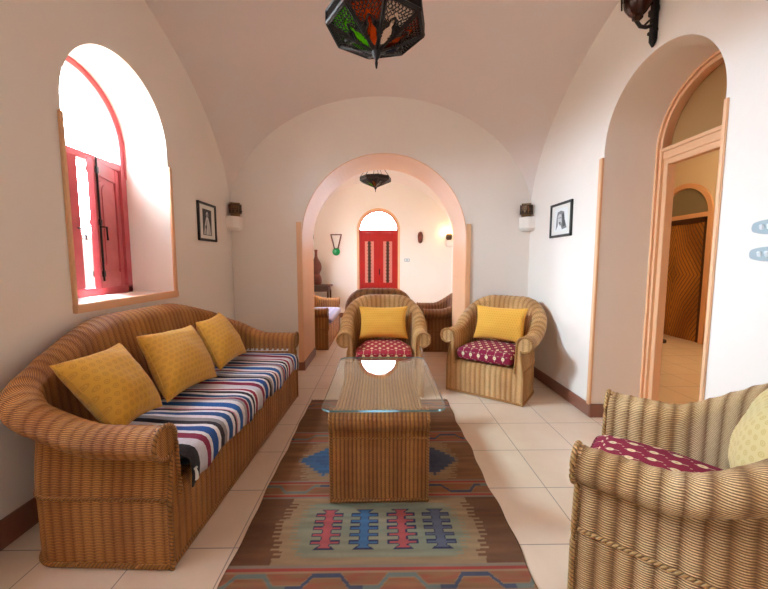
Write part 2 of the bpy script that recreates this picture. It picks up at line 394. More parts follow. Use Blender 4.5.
# ------------------------------------------------------------------ window 1 (left): arched red frame, two ajar casements
def arcpts(c, r, z, n=40, a0=0, a1=PI): return [(c-r*math.cos(a0+(a1-a0)*k/n), z+r*math.sin(a0+(a1-a0)*k/n)) for k in range(n+1)]
def archframe(b, mp, c, r, z0, spr, wd, dep, n=40, mat=0):
    """flat arched band (jambs + head) of width wd"""
    po = [(c-r, z0)]+arcpts(c, r, spr, n)+[(c+r, z0)]; pi_ = [(c-r+wd, z0)]+arcpts(c, r-wd, spr, n)+[(c+r-wd, z0)]
    for i in range(len(po)-1):
        quad = [po[i], po[i+1], pi_[i+1], pi_[i]]
        b.prism(quad, lambda u, v: mp(u, v, 0), lambda u, v: mp(u, v, dep), mat)
def window_leaf(root, hinge_y, s, ang, label=None):
    """casement leaf, local: x along width from hinge, y depth"""
    W_, H_ = .405, .87
    b = B(); b.box((0, -.02, 0), (.07, .02, H_), .004); b.box((W_-.07, -.02, 0), (W_, .02, H_), .004)
    b.box((.06, -.018, 0), (W_-.06, .018, .11), .004); b.box((.06, -.018, H_-.10), (W_-.06, .018, H_), .004)
    o = b.out('casement', m_winred, root); o.location = (-2.03, hinge_y, 1.075)
    # direction of closed leaf along s*Y, swung inward (+X)
    d = Vector((math.sin(ang), s*math.cos(ang), 0)); o.rotation_euler = (0, 0, math.atan2(d.y, d.x))
    p = B(); x0, x1 = .075, W_-.075; c = (x0+x1)/2; r = (x1-x0)/2
    poly = [(x0, .13)]+[(c-r*math.cos(PI*k/16), .70+r*.5*math.sin(PI*k/16)) for k in range(17)]+[(x1, .13)]
    sh = lambda q, k: [((u-c)*k+c, (v-.45)*(1-(1-k)*.35)+.45) for u, v in q]
    p.box((.06, -.008, .10), (W_-.06, .008, H_-.09))
    p.prism(poly, lambda u, v: (u, -.012, v), lambda u, v: (u, .012, v))
    pi2 = sh(poly, .72); p.prism(pi2, lambda u, v: (u, -.017, v), lambda u, v: (u, .017, v))
    p.out('raised_panel', m_winred, o)
    return o
win = struct(bpy.data.objects.new('window_1', None)); COL.objects.link(win)
b = B(); mpw = lambda u, z, w_: (-1.985-w_, u, z)
archframe(b, mpw, 2.37, .468, 1.025, 2.11, .05, .075)
b.box((-2.06, 1.94, 1.95), (-1.99, 2.80, 2.0), .004); b.box((-2.06, 1.90, 1.02), (-1.985, 2.84, 1.075), .004)
b.out('window_frame', m_winred, win)
b = B(); archframe(b, lambda u, z, w_: (-1.978-w_, u, z), 2.37, .468, 1.9, 2.11, .014, .012); b.out('glazing_bead', m_winred, win)
b = B(); b.prism([(1.94, 1.99)]+arcpts(2.37, .43, 2.11)+[(2.80, 1.99)], lambda u, v: (-2.028, u, v), lambda u, v: (-2.033, u, v)); b.out('pane', m_pane, win)
lf = window_leaf(win, 1.955, 1, math.radians(8)); lf2 = window_leaf(win, 2.79, -1, math.radians(17))
bb = B(); bb.tube([(.375, -.025, .05), (.375, -.025, .88)], .006); 
for z in (.1, .45, .8): bb.box((.36, -.032, z-.02), (.39, -.018, z+.02), .002)
bb.tube([(.375, -.025, .42), (.375, -.06, .42), (.375, -.062, .33)], .006)
bb.tube([(.375, .025, .05), (.375, .025, .88)], .006)
for z in (.1, .45, .8): bb.box((.36, .018, z-.02), (.39, .032, z+.02), .002)
bb.tube([(.375, .025, .42), (.375, .06, .42), (.375, .062, .33)], .006)
bb.out('bolt', m_iron, lf2)
bb = B(); bb.tube([(.385, -.02, .40), (.385, -.05, .40), (.35, -.052, .40)], .005); bb.tube([(.385, .02, .40), (.385, .05, .40), (.35, .052, .40)], .005); bb.out('catch', m_iron, lf)
# second window (behind the sofa's near end, outside the frame) - closed glass
win = struct(bpy.data.objects.new('window_2', None)); COL.objects.link(win)
window_leaf(win, .435, 1, 0); window_leaf(win, 1.27, -1, 0)
b = B(); archframe(b, mpw, .85, .468, 1.025, 2.11, .05, .075); b.box((-2.06, .42, 1.99), (-1.99, 1.28, 2.04)); b.box((-2.06, .38, 1.02), (-1.985, 1.32, 1.075)); b.box((-2.05, .83, 1.06), (-2.0, .87, 2.0)); b.out('window_frame', m_winred, win)
# unseen far room left window, added to let light into that room
win = struct(bpy.data.objects.new('added_window_3', None)); COL.objects.link(win)
b = B(); archframe(b, lambda u, z, w_: (-1.93-w_, u, z), 6.3, .498, 1.025, 2.05, .05, .075); b.box((-2.0, 5.82, 1.99), (-1.94, 6.78, 2.04)); b.out('window_frame', m_winred, win)

# outside building seen through the gap
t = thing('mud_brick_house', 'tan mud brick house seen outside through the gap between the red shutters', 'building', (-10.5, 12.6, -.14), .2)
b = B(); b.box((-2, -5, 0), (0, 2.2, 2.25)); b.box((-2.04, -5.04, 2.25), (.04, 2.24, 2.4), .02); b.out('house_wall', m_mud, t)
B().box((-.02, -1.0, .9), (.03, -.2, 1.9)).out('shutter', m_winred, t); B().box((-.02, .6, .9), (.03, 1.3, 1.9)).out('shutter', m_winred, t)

# ------------------------------------------------------------------ door 1 (right niche): peach arched frame, open to the hall
d1 = struct(bpy.data.objects.new('door_1', None)); COL.objects.link(d1)
mpd = lambda u, z, w_: (2.13+w_, u, z)
b = B(); archframe(b, mpd, 2.2525, .4675, 0, 2.10, .045, .06)
archframe(b, lambda u, z, w_: (2.112+w_, u, z), 2.2525, .4675, 0, 2.10, .018, .03)
archframe(b, lambda u, z, w_: (2.118+w_, u, z), 2.2525, .425, 0, 2.10, .012, .03)
b.box((2.13, 1.80, 2.02), (2.20, 2.69, 2.10), .004); b.box((2.115, 1.80, 2.075), (2.14, 2.69, 2.10), .003)
b.box((2.14, 1.78, 0), (2.20, 1.84, 2.045), .002); b.box((2.14, 2.63, 0), (2.20, 2.70, 2.045), .002); b.box((2.142, 1.79, 1.98), (2.20, 2.69, 2.03), .004)
b.out('door_frame', m_peach, d1)
m_fan = M('tan_fanlight', srgb('A67C4C'), .35).m
b = B(); b.prism(arcpts(2.2525, .455, 2.085), lambda u, v: (2.19, u, v), lambda u, v: (2.2, u, v)); b.out('fanlight', m_fan, d1)
# wall around the deep frame on the hall side
b = B(); b.box((2.142, .9, 0), (2.20, 1.78, 3.3)); b.box((2.142, 2.70, 0), (2.20, 4.4, 3.3)); b.box((2.142, 1.7, 2.57), (2.20, 2.8, 3.3)); struct(b.out('wall_hall_doorway', m_hallwall))
# hall door with chevron star
d2 = struct(bpy.data.objects.new('door_2', None)); COL.objects.link(d2)
b = B(); mph = lambda u, z, w_: (4.975+w_, u, z); archframe(b, mph, 5.75, .53, 0, 2.00, .075, .12); b.box((4.98, 5.28, 1.96), (5.08, 6.22, 2.03), .004)
b.out('door_frame', m_peach, d2)
b = B(); b.prism(arcpts(5.75, .49, 2.0), lambda u, v: (5.03, u, v), lambda u, v: (5.04, u, v)); b.out('fanlight', M('grey_fanlight', srgb('8A8068'), .3).m, d2)
m_star = M('star_plank_wood', (.3, .15, .05), .4)
def _star(m):
    u, v = m.uv(); a = u.abs()*2.3; c = v.abs(); d = a.max(c)+a.min(c)*1.5
    s = ((d*(PI/.15)).sin().abs()); ln = (s*1.6).sat(); band = (d/.15).floor(); t = (band*12.9898).sin()*.5+.5
    n = m.noise(26, 5, 'UV'); col = m.mix((t*.6+n*.5).sat(), srgb('7A4310'), srgb('C88838')); m.color(m.mix(ln, srgb('3A1C06'), col)); m.bump(ln, .006, 1)
_star(m_star)
vs = []; uvs = []
for (y, z) in ((5.295, 0.0), (6.205, 0.0), (6.205, 1.96), (5.295, 1.96)):
    for x in (5.02, 5.06): vs.append((x, y, z)); uvs.append((y-5.89, z-1.06))
fs = [(0, 2, 4, 6), (1, 7, 5, 3), (0, 1, 3, 2), (2, 3, 5, 4), (4, 5, 7, 6), (6, 7, 1, 0)]
o = fromdata('door_leaf', vs, fs, m_star.m, d2, uvs=uvs)
b = B(); b.box((5.0, 5.29, .0), (5.022, 5.37, 1.96), .004); b.box((5.0, 6.13, .0), (5.022, 6.21, 1.96), .004); b.box((5.0, 5.29, 1.88), (5.022, 6.21, 1.96), .004); b.out('leaf_stile', m_dwood, o)
t = thing('wooden_chest', 'low dark wooden chest beyond the doorway jamb in the hall', 'chest', (2.60, 3.98, 0))
b = B(); b.box((-.36, -.45, .06), (.36, .45, .42), .01); b.box((-.38, -.47, .42), (.38, .47, .46), .008); b.out('body', m_dwood, t)
for sx in (-.32, .32):
    for sy in (-.4, .4): B().box((sx-.03, sy-.03, 0), (sx+.03, sy+.03, .07)).out('foot', m_dwood, t)

# ------------------------------------------------------------------ door 3: far red double door with bright fanlight
d3 = struct(bpy.data.objects.new('door_3', None)); COL.objects.link(d3)
b = B(); archframe(b, lambda u, z, w_: (u, YR+.01+w_, z), -.01, .488, 0, 1.99, .05, .10); b.out('door_frame', m_peach, d3)
b = B(); archframe(b, lambda u, z, w_: (u, YR+.03+w_, z), -.01, .45, 0, 1.99, .035, .08); b.box((-.44, YR+.03, 1.93), (.42, YR+.11, 1.99), .004); b.out('inner_frame', m_red, d3)
b = B(); b.prism(arcpts(-.01, .42, 1.975), lambda u, v: (u, YR+.07, v), lambda u, v: (u, YR+.075, v)); b.out('fanlight', m_pane, d3)
m_strip = M('frosted_strip_glass', srgb('D88878'), .4).m
for s in (-1, 1):
    x0, x1 = (-.425, -.013) if s < 0 else (-.007, .405)
    xc = (x0+x1)/2
    b = B(); b.box((x0, YR+.045, .01), (x0+.105, YR+.085, 1.93), .004); b.box((x1-.105, YR+.045, .01), (x1, YR+.085, 1.93), .004)
    b.box((x0, YR+.047, .01), (x1, YR+.083, .80), .004); b.box((x0, YR+.047, 1.74), (x1, YR+.083, 1.928), .004); b.box((x0+.02, YR+.03, .10), (x1-.02, YR+.05, .12), .003)
    b.box((x0+.07, YR+.035, .14), (x1-.07, YR+.05, .70), .012); b.box((x0+.03, YR+.035, .76), (x1-.03, YR+.05, .79), .006)
    lf = b.out('door_leaf', m_red, d3)
    B().box((x0+.10, YR+.06, .79), (x1-.10, YR+.068, 1.75)).out('glass_strip', m_strip, lf)
    g = B(); g.box((xc-.03, YR+.047, .80), (xc+.03, YR+.058, 1.74))
    for k in range(12): g.box((xc-.045, YR+.048, .84+k*.077), (xc+.045, YR+.056, .855+k*.077))
    g.out('iron_grille', m_dwood, lf)
B().box((-.03, YR+.035, .01), (.01, YR+.06, 1.93), .004).out('meeting_strip', m_red, d3)
B().box((.0, YR+.02, .98), (.02, YR+.05, 1.12), .006).out('handle', m_iron, d3)
# ------------------------------------------------------------------ wicker seating
def smooth(a, b, x):
    t = max(0, min(1, (x-a)/(b-a))); return t*t*(3-2*t)
def u_path(W_, D, r, ds):
    """U plan path: front-left -> back -> front-right; returns (x, y, nx, ny, s)"""
    out = []; r = min(r, W_/2-.005, D-.02); L1 = D-r; La = PI/2*r; L2 = W_-2*r; tot = 2*L1+2*La+L2; n = int(round(tot/ds))
    for i in range(n+1):
        s = tot*i/n
        if s < L1: out.append((-W_/2, s, -1, 0, s))
        elif s < L1+La: a = (s-L1)/r; out.append((-W_/2+r-r*math.cos(a), D-r+r*math.sin(a), -math.cos(a), math.sin(a), s))
        elif s < L1+La+L2: out.append((-W_/2+r+(s-L1-La), D, 0, 1, s))
        elif s < L1+2*La+L2: a = (s-L1-La-L2)/r; out.append((W_/2-r+r*math.sin(a), D-r+r*math.cos(a), math.sin(a), math.cos(a), s))
        else: out.append((W_/2, tot-s, 1, 0, s))
    return out, tot
def profile(h, R, thick=.075, seat=.28):
    """(n,z) outer foot -> roll -> inner foot"""
    p = []; zs = h-R; cn = R-.066
    a0 = math.radians(-118); zb = zs+R*math.sin(a0); nb = cn+R*math.cos(a0)
    for k in range(12): t = k/12; p.append((nb*smooth(.5, 1, t)+0*(1-t), zb*t))
    for k in range(19): a = a0+(PI-a0)*k/18; p.append((cn+R*math.cos(a), zs+R*math.sin(a)))
    ni, zi = p[-1]
    for k in range(1, 9): t = k/8; p.append((ni+(-thick-ni)*smooth(0, 1, t), zi+(seat-zi)*t))
    return p
def arm_h_chair(t, lo, hi): return lo+(hi-lo)*smooth(.16, .44, t if t < .5 else 1-t)
def seating(root, W_, D, r, hf, R, lean, mat, brd, pitch, seg=6, Rf=None, seat_h=.33, fine=True, amp=.0035):
    path, tot = u_path(W_, D, r, pitch/seg)
    vs = []; uvs = []; K = None
    def pos(x, y, nx, ny, s, n, z):
        t = s/tot; ln = lean*smooth(.12, .4, t if t < .5 else 1-t)
        o = n+ln*max(0, (z-.22)/.7)**1.3+.012*max(0, z-.3)
        return (x+nx*o, y+ny*o, z)
    for (x, y, nx, ny, s) in path:
        t = s/tot; h_ = hf(t, s, tot); Rr = R+(Rf or 0)*smooth(.15, .42, t if t < .5 else 1-t)
        pr = profile(h_, Rr); K = len(pr); v = 0
        for k, (n, z) in enumerate(pr):
            if k: v += math.hypot(n-pr[k-1][0], z-pr[k-1][1])
            q0 = pr[max(0, k-1)]; q1 = pr[min(K-1, k+1)]; tn, tz = q1[0]-q0[0], q1[1]-q0[1]; l = math.hypot(tn, tz) or 1
            a = amp*abs(math.cos(PI*s/pitch))
            if z < .01: a = 0
            vs.append(pos(x, y, nx, ny, s, n-tz/l*-a if False else n+(-tz/l)*-a, z+(tn/l)*a if z > .01 else z)); uvs.append((s, v))
    fs = [(i*K+k, (i+1)*K+k, (i+1)*K+k+1, i*K+k+1) for i in range(len(path)-1) for k in range(K-1)]
    body = fromdata('wicker_shell', vs, fs, mat, root, True, uvs)
    # arm fronts
    for e in (0, len(path)-1):
        x, y, nx, ny, s = path[e]; pr = profile(hf(s/tot, s, tot), R); poly = pr+[(-.075, 0.0)]
        c = [pos(x, y, nx, ny, s, n, z) for n, z in poly]
        f0 = [(p[0], -.006, p[2]) for p in c]; f1 = [(p[0], .012, p[2]) for p in c]
        m = len(c); vv = f0+f1; ff = [tuple(range(m)) if e == 0 else tuple(range(m))[::-1]]+[(k, (k+1) % m, m+(k+1) % m, m+k) for k in range(m)]
        uu = [(p[0]*1.0+.011, p[2]) for p in vv]
        af = fromdata('arm_front', vv, ff, mat, root, False, uu)
        # braid following the edge of the front
        bd = [(p[0], -.008, p[2]) for p in c[:-1]]
        braid(af, bd, .0095, brd)
    braid(root, [pos(x, y, nx, ny, s, .004, .30) for x, y, nx, ny, s in path[::max(1, seg//3)]], .007, brd, 'braid_band')
    braid(root, [pos(x, y, nx, ny, s, .003, .012) for x, y, nx, ny, s in path[::max(1, seg//3)]], .010, brd, 'bottom_braid')
    # front panel and deck (ribbed)
    ny_ = int((W_-.03)/pitch*seg); vs = []; uvs = []
    prf = [(0, 0), (-.0, .05), (-.002, .12), (-.004, .2), (-.002, .27), (.004, seat_h-.012), (.02, seat_h), (.06, seat_h), (.2, seat_h), (D*.6, seat_h), (D-.03, seat_h)]
    for i in range(ny_+1):
        x = -W_/2+.015+(W_-.03)*i/ny_; v = 0
        for k, (y, z) in enumerate(prf):
            if k: v += math.hypot(y-prf[k-1][0], z-prf[k-1][1])
            a = amp*abs(math.cos(PI*x/pitch)) if 0 < k < 7 else 0
            xx = x if k < 8 else max(-W_/2+.04+(r*.45 if k == 10 else 0), min(W_/2-.04-(r*.45 if k == 10 else 0), x))
            vs.append((xx, y-a, z)); uvs.append((x, v))
    K = len(prf); fs = [(i*K+k, (i+1)*K+k, (i+1)*K+k+1, i*K+k+1) for i in range(ny_) for k in range(K-1)]
    fromdata('front_panel', vs, fs, mat, root, True, uvs)
    braid(root, [(-W_/2+W_*i/40, -.006, .012) for i in range(41)], .010, brd, 'bottom_braid')
    return body
def braid(parent, pts, r, mat, name='braid'):
    pts = [Vector(p) for p in pts]; vs = []; uvs = []; fs = []; s = 0; K = 8
    for i, p in enumerate(pts):
        if i: s += (p-pts[i-1]).length
        t = (pts[min(i+1, len(pts)-1)]-pts[max(i-1, 0)]).normalized(); a = t.cross(Vector((0, 0, 1)))
        if a.length < .05: a = t.cross(Vector((0, 1, 0)))
        a.normalize(); b_ = t.cross(a)
        for k in range(K+1): q = 2*PI*k/K; vs.append(p+(a*math.cos(q)+b_*math.sin(q))*r); uvs.append((s, k/K*2))
    for i in range(len(pts)-1):
        for k in range(K): fs.append((i*(K+1)+k, i*(K+1)+k+1, (i+1)*(K+1)+k+1, (i+1)*(K+1)+k))
    return fromdata(name, [tuple(v) for v in vs], fs, mat, parent, True, uvs)

def pillow(name, corners, thick, mat, label, cat='cushion', group=None, parent_mat=None, N=28, sag=.0, pinch=.10, seed=0):
    """corners tl,tr,br,bl (Vectors, world)"""
    tl, tr, br, bl = [Vector(c) for c in corners]; c0 = (tl+tr+br+bl)/4
    nrm = (tr-tl).cross(bl-tl).normalized(); wd = (tr-tl).length; ht = (bl-tl).length
    vs = []; uvs = []; fs = []; sd = seed*7.3
    for side in (1, -1):
        for j in range(N+1):
            for i in range(N+1):
                u = math.sin(PI/2*(2*i/N-1)); v = math.sin(PI/2*(2*j/N-1))
                pu = u*(1-pinch*(1-v*v)*abs(u)**2); pv = v*(1-pinch*(1-u*u)*abs(v)**2)
                a = (pu+1)/2; b_ = (pv+1)/2
                p = tl.lerp(tr, a).lerp(bl.lerp(br, a), b_)
                prof = ((1-u*u)*(1-v*v))**.42
                nz = noise.noise(Vector((u*1.7+sd, v*1.7, side*3)))*.14*prof+noise.noise(Vector((u*5+sd, v*5, side)))*.035*(1-abs(u*v))*prof**.5
                # creases towards the corners
                cr = -.05*math.cos(9*math.atan2(v, u)+sd)*(max(abs(u), abs(v))**3)*prof**.5
                vs.append(p+nrm*side*thick/2*(prof+nz*1.2+cr)-c0); uvs.append((a*wd, b_*ht))
    n1 = (N+1)**2
    for side in range(2):
        for j in range(N):
            for i in range(N):
                a = side*n1+j*(N+1)+i; q = (a, a+1, a+N+2, a+N+1); fs.append(q[::-1] if side == 0 else q)
    o = fromdata(name, [tuple(v) for v in vs], fs, mat, None, True, uvs); o.location = c0
    # piped seam
    ring = [vs[j*(N+1)] for j in range(N+1)]+[vs[N*(N+1)+i] for i in range(N+1)]+[vs[j*(N+1)+N] for j in range(N, -1, -1)]+[vs[i] for i in range(N, -1, -1)]
    braid(o, ring, .0035, mat, 'seam')
    return tag(o, label, cat, group)
def seat_cushion(root_mat, W_, D, z0, z1, mat, label, group=None, N=20, y0=-.03, name='seat_cushion', taper=.0):
    """soft box in the chair's local frame, placed by matrix"""
    vs = []; fs = []; uvs = []; h_ = (z1-z0)
    def sq(t, e): return math.copysign(abs(t)**e, t)
    NU, NV = 64, 14
    for j in range(NV+1):
        ph = -PI/2+PI*j/NV
        for i in range(NU):
            th = 2*PI*i/NU; e = .16; ev = .30
            cx_, cy_ = sq(math.cos(th), e), sq(math.sin(th), e); cr = sq(math.cos(ph), ev)
            x, y, z = cx_*cr*W_/2, cy_*cr*D/2, sq(math.sin(ph), .6)*h_/2
            x *= 1-taper*smooth(.0, 1, 2*y/D)
            z += (.014 if z > 0 else 0)*(1-(2*x/W_)**2)*(1-(2*y/D)**2)
            vs.append((x, y+D/2+y0, z+z0+h_/2)); uvs.append((x, y-(z if y < -D*.4 else -z)*1.0))
    for j in range(NV):
        for i in range(NU):
            a = j*NU+i; b_ = j*NU+(i+1) % NU; fs.append((a, b_, b_+NU, a+NU))
    me = fromdata(name, vs, fs, mat, None, True, uvs); me.matrix_world = root_mat
    sm = [(sq(math.cos(2*PI*i/64), .16)*W_/2*(1-taper*smooth(0, 1, sq(math.sin(2*PI*i/64), .16))), sq(math.sin(2*PI*i/64), .16)*D/2+D/2+y0, z0+h_*.72) for i in range(65)]
    braid(me, sm, .004, mat, 'seam')
    return tag(me, label, 'cushion', group)
def mat_of(loc, rz): return Matrix.Translation(loc) @ Matrix.Rotation(rz, 4, 'Z')
def chair_hf(lo=.61, hi=.92): return lambda t, s, tot: lo+(hi-lo)*smooth(.13, .43, t if t < .5 else 1-t)
def armchair(label, loc, rz, mat, brd, seat_mat=None, seat_label=None, pil=None, W_=.72, D=.64, seg=6, pitch=.048, hi=.90, amp=.004, lo=.61):
    t = thing('wicker_armchair', label, 'armchair', loc, rz, 'wicker armchairs')
    seating(t, W_, D, .31, chair_hf(lo, hi), .066, .10, mat, brd, pitch, seg, Rf=.012, amp=amp, seat_h=.312)
    MW = mat_of(loc, rz)
    if seat_mat: seat_cushion(MW, W_-.19, D-.115, .325, .452, seat_mat, seat_label, 'armchair seat cushions', taper=.30)
    if pil:
        m, lab, cs, th, sd = pil
        pillow('throw_cushion', [MW @ Vector(c) for c in cs], th, m, lab, group='yellow scatter cushions', seed=sd)
    return t
pc = lambda xw, zb, zt, yb, yt, dx=0: [(-xw+dx, yt, zt), (xw+dx, yt, zt), (xw+dx, yb, zb), (-xw+dx, yb, zb)]
armchair('honey wicker armchair facing the camera behind the glass coffee table', (.045, 3.16, 0), 0, m_wick, m_braid, m_seat2,
         'red patterned seat cushion in the wicker armchair behind the coffee table',
         (m_yel2, 'bright yellow cushion standing in the armchair behind the coffee table', pc(.25, .478, .80, .36, .45), .15, 1))
armchair('honey wicker armchair turned toward the room in front of the right wall corner', (.964, 3.151, 0), math.radians(-36.9), m_wick, m_braid, m_seat,
         'magenta cushion with cream medallions in the armchair by the right wall corner',
         (m_yel2, 'bright yellow cushion leaning in the armchair by the right wall corner', pc(.255, .478, .81, .34, .43, .02), .15, 2))
armchair('pale wicker armchair cut off by the bottom right edge of the photo', (.93, 1.42, 0), math.radians(-131.4), m_wick_pale, m_braid_pale, m_seat,
         'magenta seat cushion in the pale wicker armchair at the bottom right',
         (m_yelp, 'pale yellow cushion at the right edge in the nearest armchair', pc(.22, .47, .82, .45, .54), .16, 3), seg=8, pitch=.055, lo=.612, W_=.67, amp=.006)
armchair('darker wicker armchair in the archway seen from behind, mostly hidden by another', (0, 4.98, 0), PI, m_wick_dark, m_braid_dk, m_seat,
         'seat cushion of the armchair seen from behind in the archway', seg=4, hi=.95)
armchair('brown wicker armchair beyond the arch against the right wall of the far room', (.63, 5.22, 0), -PI/2, m_wick_dark, m_braid_dk, m_seat,
         'seat cushion of the armchair beyond the arch on the right', seg=4, W_=.78)
# --- main sofa
SL, SR = (-.8145, 2.264, 0), math.radians(87.6)
def sofa_hf(L, D, lo=.61, mid=.80, hi=.955):
    def f(t, s, tot):
        u = s if t < .5 else tot-s
        return lo+(mid-lo)*smooth(.22, .80, u)+(hi-mid)*smooth(.55, tot/2-.25, u)
    return f
sofa = thing('wicker_sofa', 'long brown wicker sofa with rolled arms under the left window', 'sofa', SL, SR)
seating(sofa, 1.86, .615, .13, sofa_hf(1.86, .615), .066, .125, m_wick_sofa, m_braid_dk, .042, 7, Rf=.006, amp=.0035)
MS = mat_of(SL, SR)
seat_cushion(MS, 1.62, .44, .345, .426, m_black_cloth, 'long seat mattress of the sofa under the striped throw', None, name='seat_mattress')
# striped throw over the seat
STR = [('D8D2D8', 3.0), ('8C1C44', 1.7), ('E6E2E4', .9), ('15509A', 2.2), ('F0ECEE', 1.5), ('2A2230', 1.5), ('9A9496', 1.3), ('E8E4E8', 1.1), ('15508C', 1.8), ('F0ECEE', 1.4), ('2A1C30', .8), ('D898A8', .5), ('F2EEF0', 1.2), ('1560A8', 2.0), ('E8E4E8', 1.4), ('A8A4A6', 1.1), ('8C1C44', 1.4), ('F0D8DC', .6), ('1A4A78', 1.5), ('F0ECEE', 1.1), ('241C28', 1.2), ('F0ECEE', .8), ('9A1C40', 1.4), ('F0ECEE', .9)]
def throw():
    tot = sum(s for _, s in STR)*.0175; xs = [-.845]; cols = []
    x = -.832; k = 0
    edges = []
    cols0 = [(srgb('201C22'), .055)]+[(srgb(c), s*.021) for c, s in STR]*4
    for c, wd in cols0:
        if x >= .832: break
        wd = min(wd, .832-x); n = max(1, int(wd/.009)); 
        for q in range(n): edges.append((x+wd*q/n, x+wd*(q+1)/n, c))
        x += wd
    prof = [(.465, .450), (.44, .458)]+[(.44-.055*i, .458) for i in range(1, 8)]+[(.02, .457), (-.012, .452), (-.034, .440), (-.046, .420), (-.052, .395), (-.054, .37), (-.052, .345), (-.050, .318)]
    vs = []; fs = []; cl = []; K = len(prf2 := prof)
    def P_(xx, k):
        y, z = prof[k]; wv = .0045*math.sin(xx*37+y*6)+.005*noise.noise(Vector((xx*6, y*7, 0)))
        if k > K-4: z += .010*math.sin(xx*11+1)+.006*math.sin(xx*31)
        e = smooth(.832, .79, abs(xx)); zz = z+wv-(.0 if e > .99 else (1-e)*.015)
        return (xx+.012*noise.noise(Vector((xx*2.1, y*4, 5))), y-abs(wv)*(.6 if k > K-7 else 0), zz)
    for (a, b_, c) in edges:
        for xx in (a, b_):
            for k in range(K): vs.append(P_(xx, k)); cl.append(c)
        i0 = len(vs)-2*K
        for k in range(K-1): fs.append((i0+k, i0+K+k, i0+K+k+1, i0+k+1))
    o = fromdata('striped_throw', vs, fs, m_throw, None, True); at = o.data.color_attributes.new('Col', 'FLOAT_COLOR', 'POINT')
    for i, c in enumerate(cl): at.data[i].color = (*c, 1)
    sd = o.modifiers.new('s', 'SOLIDIFY'); sd.thickness = .006; sd.offset = 1
    o.matrix_world = MS
    tag(o, 'striped throw in blue, white, black and crimson spread over the sofa seat', 'throw')
    b = B()
    for k in range(9):
        for q in range(3):
            dx = random.uniform(-.008, .008); yy = .05+.045*k
            b.tube([(.822, yy, .466), (.833, yy+dx, .470), (.838, yy+2*dx, .480)], .003, 5)
    b.tube([(.823, .04, .466), (.823, .42, .466)], .003, 5)
    f = b.out('fringe', m_mat, o)
    b = B()
    for k in range(7):
        dx = random.uniform(-.012, .012); b.tube([(-.826, -.060, .375), (-.826+dx*.6, -.066, .352), (-.824+dx, -.068+abs(dx)*.3, .325)], .0035, 5)
    b.tube([(-.834, -.062, .374), (-.818, -.062, .374)], .005, 5)
    b.out('tassel', m_mat, o)
throw()
PCM = {}
pillow('throw_cushion', [(-1.38, 1.45, .82), (-1.38, 1.84, .825), (-1.12, 1.76, .515), (-1.12, 1.46, .52)], .20, m_yel, 'mustard cushion nearest the camera on the sofa, beside its near arm', group='yellow scatter cushions', seed=4)
pillow('throw_cushion', [(-1.385, 1.985, .83), (-1.365, 2.52, .80), (-1.10, 2.32, .485), (-1.13, 1.82, .51)], .20, m_yel, 'mustard cushion in the middle of the three on the sofa', group='yellow scatter cushions', seed=5)
pillow('throw_cushion', [(-1.345, 2.55, .815), (-1.36, 2.96, .83), (-1.11, 2.88, .505), (-1.11, 2.40, .505)], .18, m_yel, 'mustard cushion farthest from the camera on the sofa, near its far arm', group='yellow scatter cushions', seed=6)
# --- far room sofa
FL, FR = (-.745, 5.71, 0), PI/2
fs_ = thing('wicker_sofa', 'wicker sofa with a lilac cover through the arch on the left', 'sofa', FL, FR)
seating(fs_, 1.5, .62, .26, sofa_hf(1.5, .62, hi=.9), .06, .08, m_wick_sofa, m_braid_dk, .048, 4)
MF = mat_of(FL, FR)
seat_cushion(MF, 1.30, .52, .345, .46, m_cover, 'lilac patterned seat cover on the far room sofa', None, y0=-.06)
pillow('throw_cushion', [MF @ Vector(c) for c in [(-.62, .46, .80), (-.22, .46, .80), (-.22, .33, .48), (-.62, .33, .48)]], .13, m_yel2, 'yellow cushion on the far room sofa, half hidden by the arch', group='yellow scatter cushions', seed=8)

